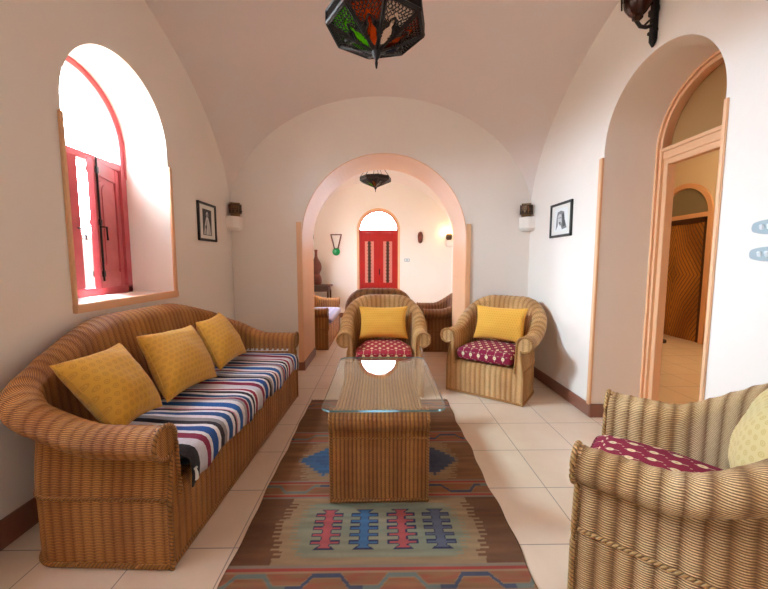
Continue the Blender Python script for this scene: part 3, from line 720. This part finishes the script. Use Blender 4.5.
# ------------------------------------------------------------------ coffee table
t = thing('coffee_table', 'wicker coffee table with a clear glass top on the rug', 'table', (0, 1.715, .014))
def table_base(t):
    L_ = .90; R = .055
    p = []
    for k in range(9): p.append((0, .34*k/8))
    cy, cz = R-.03, .485-R
    a0 = math.radians(118)
    for k in range(15):
        a = math.radians(242)-math.radians(242)*k/14*1.0
        p.append((cy+R*math.cos(a), cz+R*math.sin(a)))
    p += [(.10, .40), (.13, .385), (.2, .38)]
    q = p+[(L_-y, z) for y, z in p[::-1]]
    pitch = .021; Wd = .50; n = int(Wd/pitch*4); vs = []; uvs = []; K = len(q)
    for i in range(n+1):
        x = -Wd/2+Wd*i/n; v = 0
        for k, (y, z) in enumerate(q):
            if k: v += math.hypot(y-q[k-1][0], z-q[k-1][1])
            q0 = q[max(0, k-1)]; q1 = q[min(K-1, k+1)]; tn, tz = q1[0]-q0[0], q1[1]-q0[1]; l = math.hypot(tn, tz) or 1
            a = .0022*abs(math.cos(PI*x/pitch)) if 0 < k < K-1 else 0
            vs.append((x, y-tz/l*a, z+tn/l*a)); uvs.append((x, v))
    fs = [(i*K+k, (i+1)*K+k, (i+1)*K+k+1, i*K+k+1) for i in range(n) for k in range(K-1)]
    fromdata('wicker_base', vs, fs, m_wick_table, t, True, uvs)
    for s in (-1, 1):
        x = s*Wd/2; f0 = [(x, y, z) for y, z in q]; m = len(q)
        o = fromdata('side_panel', f0, [tuple(range(m))], m_wick_table, t, False, [(y, z) for y, z in q])
        braid(o, [(x, y, z) for y, z in q], .008, m_braid_dk)
    braid(t, [(-Wd/2, -.004, .008), (Wd/2, -.004, .008), (Wd/2+.004, L_+.004, .008), (-Wd/2-.004, L_+.004, .008), (-Wd/2, -.004, .008)], .009, m_braid_dk, 'bottom_braid')
    braid(t, [(-Wd/2+Wd*i/30, -.001, .343) for i in range(31)], .005, m_braid_dk, 'braid_band')
    # glass
    X0, X1, Y0, Y1, c = -.297, .345, -.022, .975, .06
    poly = []
    for (cx_, cy_, a0) in ((X1-c, Y0+c, -90), (X1-c, Y1-c, 0), (X0+c, Y1-c, 90), (X0+c, Y0+c, 180)):
        for k in range(7): a = math.radians(a0+90*k/6); poly.append((cx_+c*math.cos(a), cy_+c*math.sin(a)))
    me = bmesh.new(); A = [me.verts.new((x, y, .489)) for x, y in poly]; Bq = [me.verts.new((x, y, .501)) for x, y in poly]
    sc = lambda x, y, d: ((x-.024)*(1-d/.32)+.024, (y-.476)*(1-d/.5)+.476)
    D_ = [me.verts.new((*sc(x, y, .012), .504)) for x, y in poly]; n = len(poly)
    me.faces.new(A[::-1]); me.faces.new(D_)
    for k in range(n):
        f = me.faces.new((A[k], A[(k+1) % n], Bq[(k+1) % n], Bq[k])); f.material_index = 1
        f = me.faces.new((Bq[k], Bq[(k+1) % n], D_[(k+1) % n], D_[k])); f.material_index = 0
    mm = bpy.data.meshes.new('glass_top'); me.to_mesh(mm); me.free(); o = link('glass_top', mm, [m_glass, m_gedge], t); o['label'] = 'clear glass slab with rounded corners'
table_base(t)

# ------------------------------------------------------------------ rug
def rugcol(x, y):
    """x: -.62...615, y: world depth"""
    N = noise.noise; tan, beige, brown = srgb('9A6E48'), srgb('AC936E'), srgb('6E4428'); red, navy, blue, pink, green, slate = srgb('B04438'), srgb('1C2450'), srgb('3C6E9A'), srgb('C05858'), srgb('84907A'), srgb('5A6478')
    mixc = lambda a, b, t: tuple(p+(q-p)*max(0, min(1, t)) for p, q in zip(a, b))
    xc = x+.0; per = .552; wv = .004*math.sin(y*40)
    # border bands centred on 1.255, 1.825, 2.40, 2.97, .70
    for cb in (.70, 1.262, 1.825, 2.40, 2.965):
        d = y-cb
        if abs(d) < .078:
            ad = abs(d)
            if ad > .062: return mixc(beige, slate, .35)
            if ad > .046: return red
            if ad > .038: return mixc(beige, red, .2)
            # scrolling hook pattern
            ph = ((x+cb*.7) % .30)/.30; zz = d/.038
            w1 = max(-1, min(1, 2.2*math.sin(ph*2*PI)))
            k = zz-w1*.75
            if abs(k) < .30: return mixc(slate, navy, .4) if int((x+cb+3)/.30) % 2 else mixc(green, slate, .4)
            if abs(k) < .42: return mixc(beige, tan, .5)
            if k > 0: return mixc(red, tan, .75+.5*N(Vector((x*14, y*60, 3))))
            return mixc(tan, red, .15+.5*N(Vector((x*9, y*50, 9))))
    # panels
    cs = [.98, 1.54, 2.11, 2.68]; pi_ = min(range(4), key=lambda k: abs(y-cs[k])); c = cs[pi_]; v = (y-c)/.21; ax = abs(x)
    row = int((y+3)/.0125); fine = int((y+3)/.009)
    st = .035*math.floor(abs(v)*3.2)
    e1 = .455-st*.5+(.035 if row % 2 else 0)+.012*N(Vector((row*3.1, 0, 0)))
    e2 = .38-st*.7+(.03 if fine % 2 else 0)
    if pi_ == 2 or pi_ == 0:
        # stepped diamonds
        base = mixc(tan, brown, .25+.35*N(Vector((x*3, y*30, 1)))) if ax > e1 else mixc(beige, tan, .35+.3*N(Vector((x*2, y*40, 2))))
        for sx, cc in ((-1, blue), (1, mixc(navy, slate, .6)), (0, green)):
            dd = abs(x-sx*.33)+math.floor(abs(y-c)/.028)*.028*1.05
            dd = math.floor(dd/.022)*.022
            if sx and dd < .065: return mixc(cc, navy, .25)
            if dd < .135: return cc
            if dd < .165 and fine % 2: return mixc(cc, beige, .6)
        return base
    if pi_ == 3:
        return mixc(brown, tan, .45+.4*N(Vector((x*2, y*30, 4)))) if ax > .40-st else mixc(tan, green, .4+.3*N(Vector((x*2, y*22, 4))))
    # panel with four combs
    if ax > e1: base = mixc(brown, tan, .15+.3*N(Vector((x*3, y*30, 6))))
    elif ax > e2: base = mixc(beige, tan, .25+.3*N(Vector((x*3, y*40, 6))))
    else: base = mixc(green, beige, .25+.35*N(Vector((x*3, y*18, 7))))
    if abs(v) > .80: base = mixc(beige, tan, .3) if ax < .45 else base
    for mx, cc in ((-.245, pink), (-.072, blue), (.105, mixc(pink, red, .3)), (.276, slate)):
        dx = abs(x-mx); dy = y-1.54
        if dx < .080 and abs(dy) < .135:
            def inside(dx, dy):
                if abs(dy) > .125 or dx > .074: return False
                if dx < .022: return True
                if abs(dy) > .105: return dx < .020+(abs(dy)-.105)*1.1+.006
                r = ((dy+.105)/.042) % 1; return (.22 < r < .78) and dx < .068
            i0 = inside(dx, dy)
            if i0:
                for ox, oy in ((.0065, 0), (-.0065, 0), (0, .0065), (0, -.0065)):
                    if not inside(abs(dx+ox), dy+oy): return navy
                return cc
    return base
def rug():
    X0, X1, Y0, Y1 = -.622, .618, .50, 3.09; nx, ny = 250, 520; vs = []; cl = []
    for j in range(ny+1):
        y = Y0+(Y1-Y0)*j/ny; ed = .006*math.sin(y*9)+.004*math.sin(y*23)
        for i in range(nx+1):
            x = X0+(X1-X0)*i/nx; f = abs(2*i/nx-1); yy = y+(.010*abs(math.sin(x*38)) if j == ny else 0)
            z = .008+.0014*noise.noise(Vector((x*4, y*3, 0)))
            if i in (0, nx) or j in (0, ny): z = .001
            vs.append((x+ed*(1 if x > 0 else .6)*f, yy, z)); cl.append(tuple(q*(.80+.22*noise.noise(Vector((x*5, y*45, 11)))) for q in rugcol(x, y)))
    fs = [(j*(nx+1)+i, j*(nx+1)+i+1, (j+1)*(nx+1)+i+1, (j+1)*(nx+1)+i) for j in range(ny) for i in range(nx)]
    o = fromdata('kilim_rug', vs, fs, m_rug, None, True); at = o.data.color_attributes.new('Col', 'FLOAT_COLOR', 'POINT')
    at.data.foreach_set('color', [q for c in cl for q in (*c, 1)])
    tag(o, 'brown kilim rug with red bands and blue and pink motifs on the tiled floor', 'rug')
    b = B()
    for k in range(48):
        x = X0+.012+(X1-X0-.024)*k/47; b.tube([(x, Y1-.004, .006), (x+random.uniform(-.006, .006), Y1+.016, .004), (x+random.uniform(-.01, .01), Y1+.032, .003)], [.004, .003, .0015], 5)
    b.out('fringe', M('brown_fringe', srgb('6E4A34'), .95).m, o)
rug()

# ------------------------------------------------------------------ lanterns
def lantern(label, loc, Rr, dep, chain_top, detail=True):
    t = thing('hanging_lantern', label, 'lantern', loc, 0, 'star lanterns hanging from the vaults')
    a0 = math.radians(22.5-12); cor = [Vector((Rr*math.cos(a0+k*PI/4), Rr*math.sin(a0+k*PI/4), 0)) for k in range(8)]; ap = Vector((0, 0, -dep))
    cols = ['3A62B0', 'C8C060', '3458A8', '6AB030', '5CD818', 'C85018', 'F0E4D4', 'B04820']
    b = B()
    for k in range(8):
        b.tube([cor[k], ap], .0075, 6); b.tube([cor[k], cor[(k+1) % 8]], .010, 6)
        b.tube([cor[k]+Vector((0, 0, .055)), cor[(k+1) % 8]+Vector((0, 0, .055))], .008, 6); b.tube([cor[k], cor[k]+Vector((0, 0, .055))], .008, 6)
        b.prism([(0, 0), (1, 0), (1, 1), (0, 1)], lambda u, v: cor[k].lerp(cor[(k+1) % 8], u)+Vector((0, 0, .055*v)), lambda u, v: cor[k].lerp(cor[(k+1) % 8], u)*.985+Vector((0, 0, .055*v)))
    b.out('frame', m_iron, t)
    f = B(); f.lathe([(.004, -dep-.075), (.008, -dep-.05), (.006, -dep-.035), (.018, -dep-.018), (.026, -dep+.004), (.02, -dep+.02), (.0, -dep+.03)], 12); f.out('finial', m_iron, t, True)
    for k in range(8):
        A, Bc = cor[k], cor[(k+1) % 8]; mid = (A+Bc)/2; P = lambda u, v: ap.lerp(mid, v)+(Bc-A)*u*v  # v: 0 apex .. 1 rim, u: -.5...5
        nrm = (Bc-A).cross(mid-ap).normalized()
        if nrm.z > 0: nrm = -nrm
        kk = k
        g = bpy.data.materials.get('lantern_glass_'+cols[kk]) or M('lantern_glass_'+cols[kk], srgb(cols[kk]), .15, Transmission_Weight=.85, IOR=1.03).m
        # glass blade: onion shape
        pts = []
        prof = [(0, .10), (.16, .16), (.32, .26), (.42, .34), (.46, .42), (.34, .50), (.17, .555), (.22, .60), (.20, .66), (0, .72)]
        poly = [(u*.85, v) for u, v in prof]+[(-u*.85, v) for u, v in prof[::-1][1:-1]]
        gp = B(); gp.prism([(u/ max(v, .2)*.4, v) for u, v in poly], lambda u, v: P(u, v)+nrm*.001, lambda u, v: P(u, v)-nrm*.002); gp.out('glass_blade', g, t)
        mb = B()
        # pierced metal panel: triangular sheet with openings built as struts
        if detail:
            def strut(p, q, r=.0035): mb.tube([P(*p)+nrm*.002, P(*q)+nrm*.002], r, 4)
            pl = [(u/max(v, .2)*.4, v) for u, v in poly]
            for i in range(len(pl)): 
                p, q = pl[i], pl[(i+1) % len(pl)]; strut(p, q, .006)
            rnd = random.Random(k)
            for iv in range(6):
                v0 = .60+iv*.065; nU = 3+iv//3
                for iu in range(-nU, nU+1):
                    u0 = iu/(nU*2)*.92+(iv % 2)*.04
                    if abs(u0) > .48: continue
                    if v0 < .75 and abs(u0) < .14: continue
                    strut((u0, v0), (min(.5, u0+.07), v0+.065), .003); strut((u0, v0), (max(-.5, u0-.08), v0+.04), .003)
            for q in ((-.47, .30, -.47, .98), (.47, .30, .47, .98), (-.48, .975, .48, .975)): strut(q[:2], q[2:], .008)
            for q in (.30, .36, .42, .48, .54): strut((-.48, q), (-.30, q+.05), .006); strut((.48, q), (.30, q+.05), .006)
            mb.out('pierced_panel', m_iron, t)
            sh = B(); tri = [(-.5, .99), (.5, .99), (.5, .5), (.16, .60), (-.16, .60), (-.5, .5)]
            sh.prism(tri, lambda u, v: P(u, v)-nrm*.006, lambda u, v: P(u, v)-nrm*.008); sh.out('backing_glass', g, t)
            lo = B(); rs = [(u, v) for u, v in pl if u >= 0 and v < .56]; rs.sort(key=lambda q: q[1])
            for sg in (-1, 1): lo.prism([(sg*.5, .03), (sg*.5, .60), (sg*.16, .60)]+[(sg*max(u, .001), v) for u, v in rs[::-1]], lambda u, v: P(u, v)+nrm*.001, lambda u, v: P(u, v)-nrm*.003)
            lo.out('metal_sheet', m_iron, t)
        else:
            mb.prism([(-.5, .02), (-.5, .98), (-.14, .98), (-.14, .3)], lambda u, v: P(u, v), lambda u, v: P(u, v)-nrm*.004); mb.prism([(.5, .02), (.5, .98), (.14, .98), (.14, .3)], lambda u, v: P(u, v), lambda u, v: P(u, v)-nrm*.004)
            mb.prism([(-.5, .68), (.5, .68), (.5, 1), (-.5, 1)], lambda u, v: P(u, v), lambda u, v: P(u, v)-nrm*.004)
            mb.out('metal_panel', m_iron, t)
    c = B()
    for k in range(8): c.tube([cor[k]+Vector((0, 0, .055)), (0, 0, .42)], .0045 if not detail else .0025, 4)
    c.tube([(0, 0, .42), (0, 0, chain_top)], .006, 6); c.lathe([(.05, chain_top-.02), (.045, chain_top), (.01, chain_top+.01)], 16)
    c.out('chain', m_iron, t)
    return t
lantern('large octagonal metal lantern with coloured glass hanging at the top of the photo', (-.012, 1.9, 2.44), .25, .115, 1.22)
lantern('small looking dark octagonal lantern hanging in the far room beyond the arch', (-.06, 6.35, 2.70), .275, .12, .90, False)

# ------------------------------------------------------------------ corner sconces: half-round pierced metal shades
def sconce(label, loc, rz, s=1):
    t = thing('corner_sconce', label, 'lamp', loc, rz, 'metal lamps on the corner ledges')
    b = B(); N = 10
    po = [(math.cos(PI*k/N)*.062*s, -math.sin(PI*k/N)*.058*s) for k in range(N+1)]
    lv = [(0, .62), (.02, .85), (.05, 1), (.12, 1)]
    for (z0, k0), (z1, k1) in zip(lv, lv[1:]):
        for i in range(N):
            q = [po[i], po[i+1]]
            b.prism([(0, 0), (1, 0), (1, 1), (0, 1)], lambda u, v: (Vector(q[0]).lerp(Vector(q[1]), u)*(k0+(k1-k0)*v)).to_3d()+Vector((0, 0, (z0+(z1-z0)*v)*s)),
                    lambda u, v: (Vector(q[0]).lerp(Vector(q[1]), u)*(k0+(k1-k0)*v)*.93).to_3d()+Vector((0, 0, (z0+(z1-z0)*v)*s)))
    b.out('shade', m_bronze, t)
    c = B()
    for k in range(N+1): c.tube([(po[k][0]*1.02, po[k][1]*1.02, .03), (po[k][0]*1.02, po[k][1]*1.02, .12+.012*(k % 2))], .004, 5)
    for z in (.03, .075, .12): c.tube([(p[0]*1.02, p[1]*1.02, z) for p in po], .004, 5)
    for k in range(0, N, 2):
        a, d = Vector(po[k]), Vector(po[k+1]); m_ = (a+d)/2*1.02; c.tube([(m_.x, m_.y-.001, .04), (m_.x, m_.y-.001, .055), (m_.x, m_.y-.001, .065)], [.002, .010, .002], 6)
    c.out('filigree', M('pierced_bronze', srgb('3E2A1A'), .4, Metallic=.5).m, t)
    B().box((-.05, -.002, 0), (.05, .008, .15), .002).out('back_plate', m_bronze, t)
    return t
sconce('dark metal lamp in the corner beside the left wall picture', (XL+.078, YF-.066, 1.762), math.radians(30))
sconce('bronze metal lamp in the corner beside the right wall picture', (XR-.078, YF-.066, 1.762), math.radians(-30))
sconce('small dark lamp in the right back corner of the far room', (FXR-.075, YR-.066, 1.762), math.radians(-30))
lamp('far_sconce_bulb', (FXR-.12, YR-.12, 1.93), 2.2, (1, .72, .32), .02)
sconce('small dark lamp in the left back corner of the far room', (FXL+.075, YR-.066, 1.762), math.radians(30))
# wall bracket lamp above the niche
t = thing('wall_lantern', 'dark wrought iron bracket lamp high on the right wall above the doorway', 'lamp', (XR, 2.28, 2.62))
b = B(); b.box((-.03, -.022, 0), (0, .022, .34), .006); b.box((-.035, -.03, .05), (-.005, .03, .07), .004); b.box((-.035, -.034, .16), (-.005, .034, .20), .006); b.lathe([(.006, -.03), (.02, 0), (.02, .01)], 10, (-.015, 0, 0)); b.out('bracket', m_iron, t)
b = B(); b.tube([(-.02, 0, .10), (-.06, 0, .085), (-.10, 0, .09), (-.125, 0, .12), (-.12, 0, .15)], .011, 8); b.tube([(-.02, 0, .14), (-.05, 0, .12), (-.07, 0, .10)], .007, 6); b.out('scroll_arm', m_iron, t, True)
b = B(); b.lathe([(.012, .12), (.03, .135), (.03, .15), (.05, .17), (.075, .21), (.085, .27), (.09, .36), (.07, .40), (.02, .45)], 12, (-.12, 0, 0))
for k in range(8):
    a = k*PI/4; b.tube([(-.12+.086*math.cos(a), .086*math.sin(a), .22), (-.12+.094*math.cos(a), .094*math.sin(a), .36)], .005, 5)
b.out('lantern_body', M('dark_amber_glass', srgb('3A1A0C'), .25, Metallic=.3).m, t, True)

# ------------------------------------------------------------------ pictures
def picture(label, loc, rz, w_, h_, bw, draw):
    t = thing('framed_picture', label, 'picture', loc, rz, 'framed black and white photographs')
    b = B(); fw = .022
    b.box((-w_/2, -.02, -h_/2), (-w_/2+fw, 0, h_/2), .003); b.box((w_/2-fw, -.02, -h_/2), (w_/2, 0, h_/2), .003); b.box((-w_/2, -.02, -h_/2), (w_/2, 0, -h_/2+fw), .003); b.box((-w_/2, -.02, h_/2-fw), (w_/2, 0, h_/2), .003)
    b.out('frame', m_black, t)
    B().box((-w_/2+.01, -.008, -h_/2+.01), (w_/2-.01, -.002, h_/2-.01)).out('mount', m_mat, t)
    p = B(); draw(p); p.out('print', [M('print_grey_'+str(i), (g, g, g*.97), .6).m for i, g in enumerate(bw)], t)
    return t
def blob(p, cx_, cz, rx, rz_, y, mat, n=18): p.prism([(cx_+rx*math.cos(2*PI*k/n), cz+rz_*math.sin(2*PI*k/n)) for k in range(n)], lambda u, v: (u, y, v), lambda u, v: (u, y+.0004, v), mat)
def poly(p, pts, y, mat): p.prism(pts, lambda u, v: (u, y, v), lambda u, v: (u, y+.0004, v), mat)
def pic1(p):
    p.box((-.085, -.0095, -.125), (.085, -.0085, .12), mat=0)
    poly(p, [(-.07, -.12), (.06, -.12), (.05, -.03), (.02, .045), (-.02, .045), (-.05, -.03)], -.0100, 2); blob(p, 0, .07, .022, .028, -.0104, 2); blob(p, 0, .064, .013, .018, -.0108, 1)
    poly(p, [(-.05, -.12), (-.03, -.12), (.0, .02), (-.01, .02)], -.0106, 1); poly(p, [(.02, -.12), (.03, -.12), (.03, -.01)], -.0106, 1); blob(p, -.03, -.05, .014, .02, -.0108, 0); poly(p, [(.062, -.125), (.085, -.125), (.085, .03)], -.0100, 1)
def pic2(p):
    p.box((-.12, -.0095, -.105), (.12, -.0085, .11), mat=3)
    poly(p, [(-.085, -.095), (-.075, .03), (-.06, .075), (.0, .085), (.055, .07), (.07, .0), (.11, -.08), (.04, -.09)], -.0100, 1)
    poly(p, [(-.05, -.06), (-.055, .03), (-.03, .055), (.01, .05), (.02, -.03)], -.0104, 2); poly(p, [(-.085, -.095), (-.02, -.02), (.03, -.09)], -.0106, 3)
    blob(p, -.03, .02, .008, .006, -.0108, 0); blob(p, .0, .02, .007, .006, -.0108, 0); poly(p, [(.02, .05), (.05, .06), (.09, -.06), (.04, -.07), (.03, .0)], -.0107, 0); poly(p, [(-.03, -.02), (.005, -.02), (-.01, -.06)], -.0108, 0)
picture('black framed black and white photo with cream mount on the left wall', (XL, 3.43, 1.64), math.radians(90), .35, .36, (.05, .22, .6, .8), pic1)
picture('black framed black and white portrait with white mount on the right wall', (XR, 3.31, 1.655), math.radians(-90), .385, .32, (.06, .2, .55, .78), pic2)

# ------------------------------------------------------------------ switches
def switch(label, z, n):
    t = thing('light_switch', label, 'switch', (XR, 1.525, z), math.radians(-90), 'oval light switches on the right wall')
    b = B(); b.prism([(max(-.045, min(.045, .045*1.3*math.cos(a)))+.03*math.cos(a), .033*math.sin(a)) for a in [2*PI*k/32 for k in range(32)]], lambda u, v: (u, -.001, v), lambda u, v: (u*.96, -.012, v*.94)); b.out('plate', m_grey, t)
    for i in range(n): B().box((-.035+.03*i, -.02, -.012), (-.017+.03*i, -.010, .012), .003, rot=Matrix.Rotation(.25, 3, 'X')).out('rocker', m_white, t)
switch('upper of the two oval switch plates at the right edge of the photo', 1.41, 3)
switch('lower of the two oval switch plates at the right edge of the photo', 1.29, 2)
t = thing('wall_socket', 'small pale wall switch to the right of the far red door', 'switch', (.637, YR, 1.315))
B().box((-.06, -.012, -.035), (.06, 0, .035), .004).out('plate', m_grey, t)
for s in (-.028, .028): B().box((s-.015, -.018, -.02), (s+.015, -.008, .02), .003).out('rocker', m_white, t)
# necklace and mask on far wall
t = thing('necklace_ornament', 'beaded hanging with a green disc on the wall left of the red door', 'ornament', (-.965, YR-.02, 1.5))
b = B()
for k in range(13):
    z = .08+.30*k/12; hw = .04+.075*k/12
    for s in (-1, 1): b.lathe([(.006, -.013), (.019+.004*(k % 2), 0), (.006, .013)], 8, (s*hw, 0, z))
for k in range(8): b.lathe([(.006, -.015), (.018, 0), (.006, .015)], 8, (-.11+.22*k/7, 0, .385))
b.out('beads', m_clay, t, True)
b = B(); b.lathe([(.01, -.012), (.075, -.010), (.085, 0), (.06, .014), (.0, .02)], 24); o = b.out('green_disc', m_green, t, True); o.rotation_euler = (PI/2, 0, 0)
t = thing('wooden_mask', 'small carved brown mask on the wall right of the red door', 'mask', (.935, YR, 1.82))
b = B(); prof = [(0, -.13), (.03, -.115), (.05, -.07), (.06, 0), (.058, .06), (.045, .11), (0, .14)]
pl = [(x, z) for x, z in prof]+[(-x, z) for x, z in prof[::-1][1:-1]]
b.prism(pl, lambda u, v: (u, 0, v), lambda u, v: (u, -.015, v)); b.prism([(u*.75, v*.8) for u, v in pl], lambda u, v: (u, -.015, v), lambda u, v: (u*.7, -.04, v*.85)); b.out('face', m_clay, t)
b = B(); b.box((-.008, -.055, -.03), (.008, -.03, .05), .004); b.out('nose', m_clay, t); b = B(); b.box((-.035, -.043, .03), (-.012, -.036, .042)); b.box((.012, -.043, .03), (.035, -.036, .042)); b.out('eyes', m_iron, t)
# corner table with gourd vase
t = thing('side_table', 'small dark wooden table in the left back corner of the far room', 'table', (-1.30, 7.62, 0))
B().box((-.24, -.24, .74), (.26, .24, .775), .006).out('table_top', m_dwood, t); B().box((-.2, -.2, .64), (.22, .2, .74), .004).out('apron', m_dwood, t)
for sx in (-.19, .21):
    for sy in (-.19, .19): B().box((sx-.02, sy-.02, 0), (sx+.02, sy+.02, .66), .004).out('leg', m_dwood, t)
t = thing('gourd_vase', 'tall brown double gourd vase on the far room corner table', 'vase', (-1.36, 7.6, .775))
b = B(); b.lathe([(.06, 0), (.10, .01), (.115, .05), (.12, .10), (.118, .15), (.10, .2), (.072, .235), (.085, .27), (.112, .33), (.118, .39), (.105, .46), (.075, .52), (.045, .57), (.032, .62), (.028, .70), (.036, .75), (.03, .76)], 28); b.out('body', m_clay, t, True)
b = B()
for z, r in ((.08, .119), (.17, .113), (.235, .075), (.34, .115)): b.tube([(r*math.cos(2*PI*k/24), r*math.sin(2*PI*k/24), z) for k in range(24)], .006, 6, close=True)
b.out('raised_bands', m_clay, t, True)
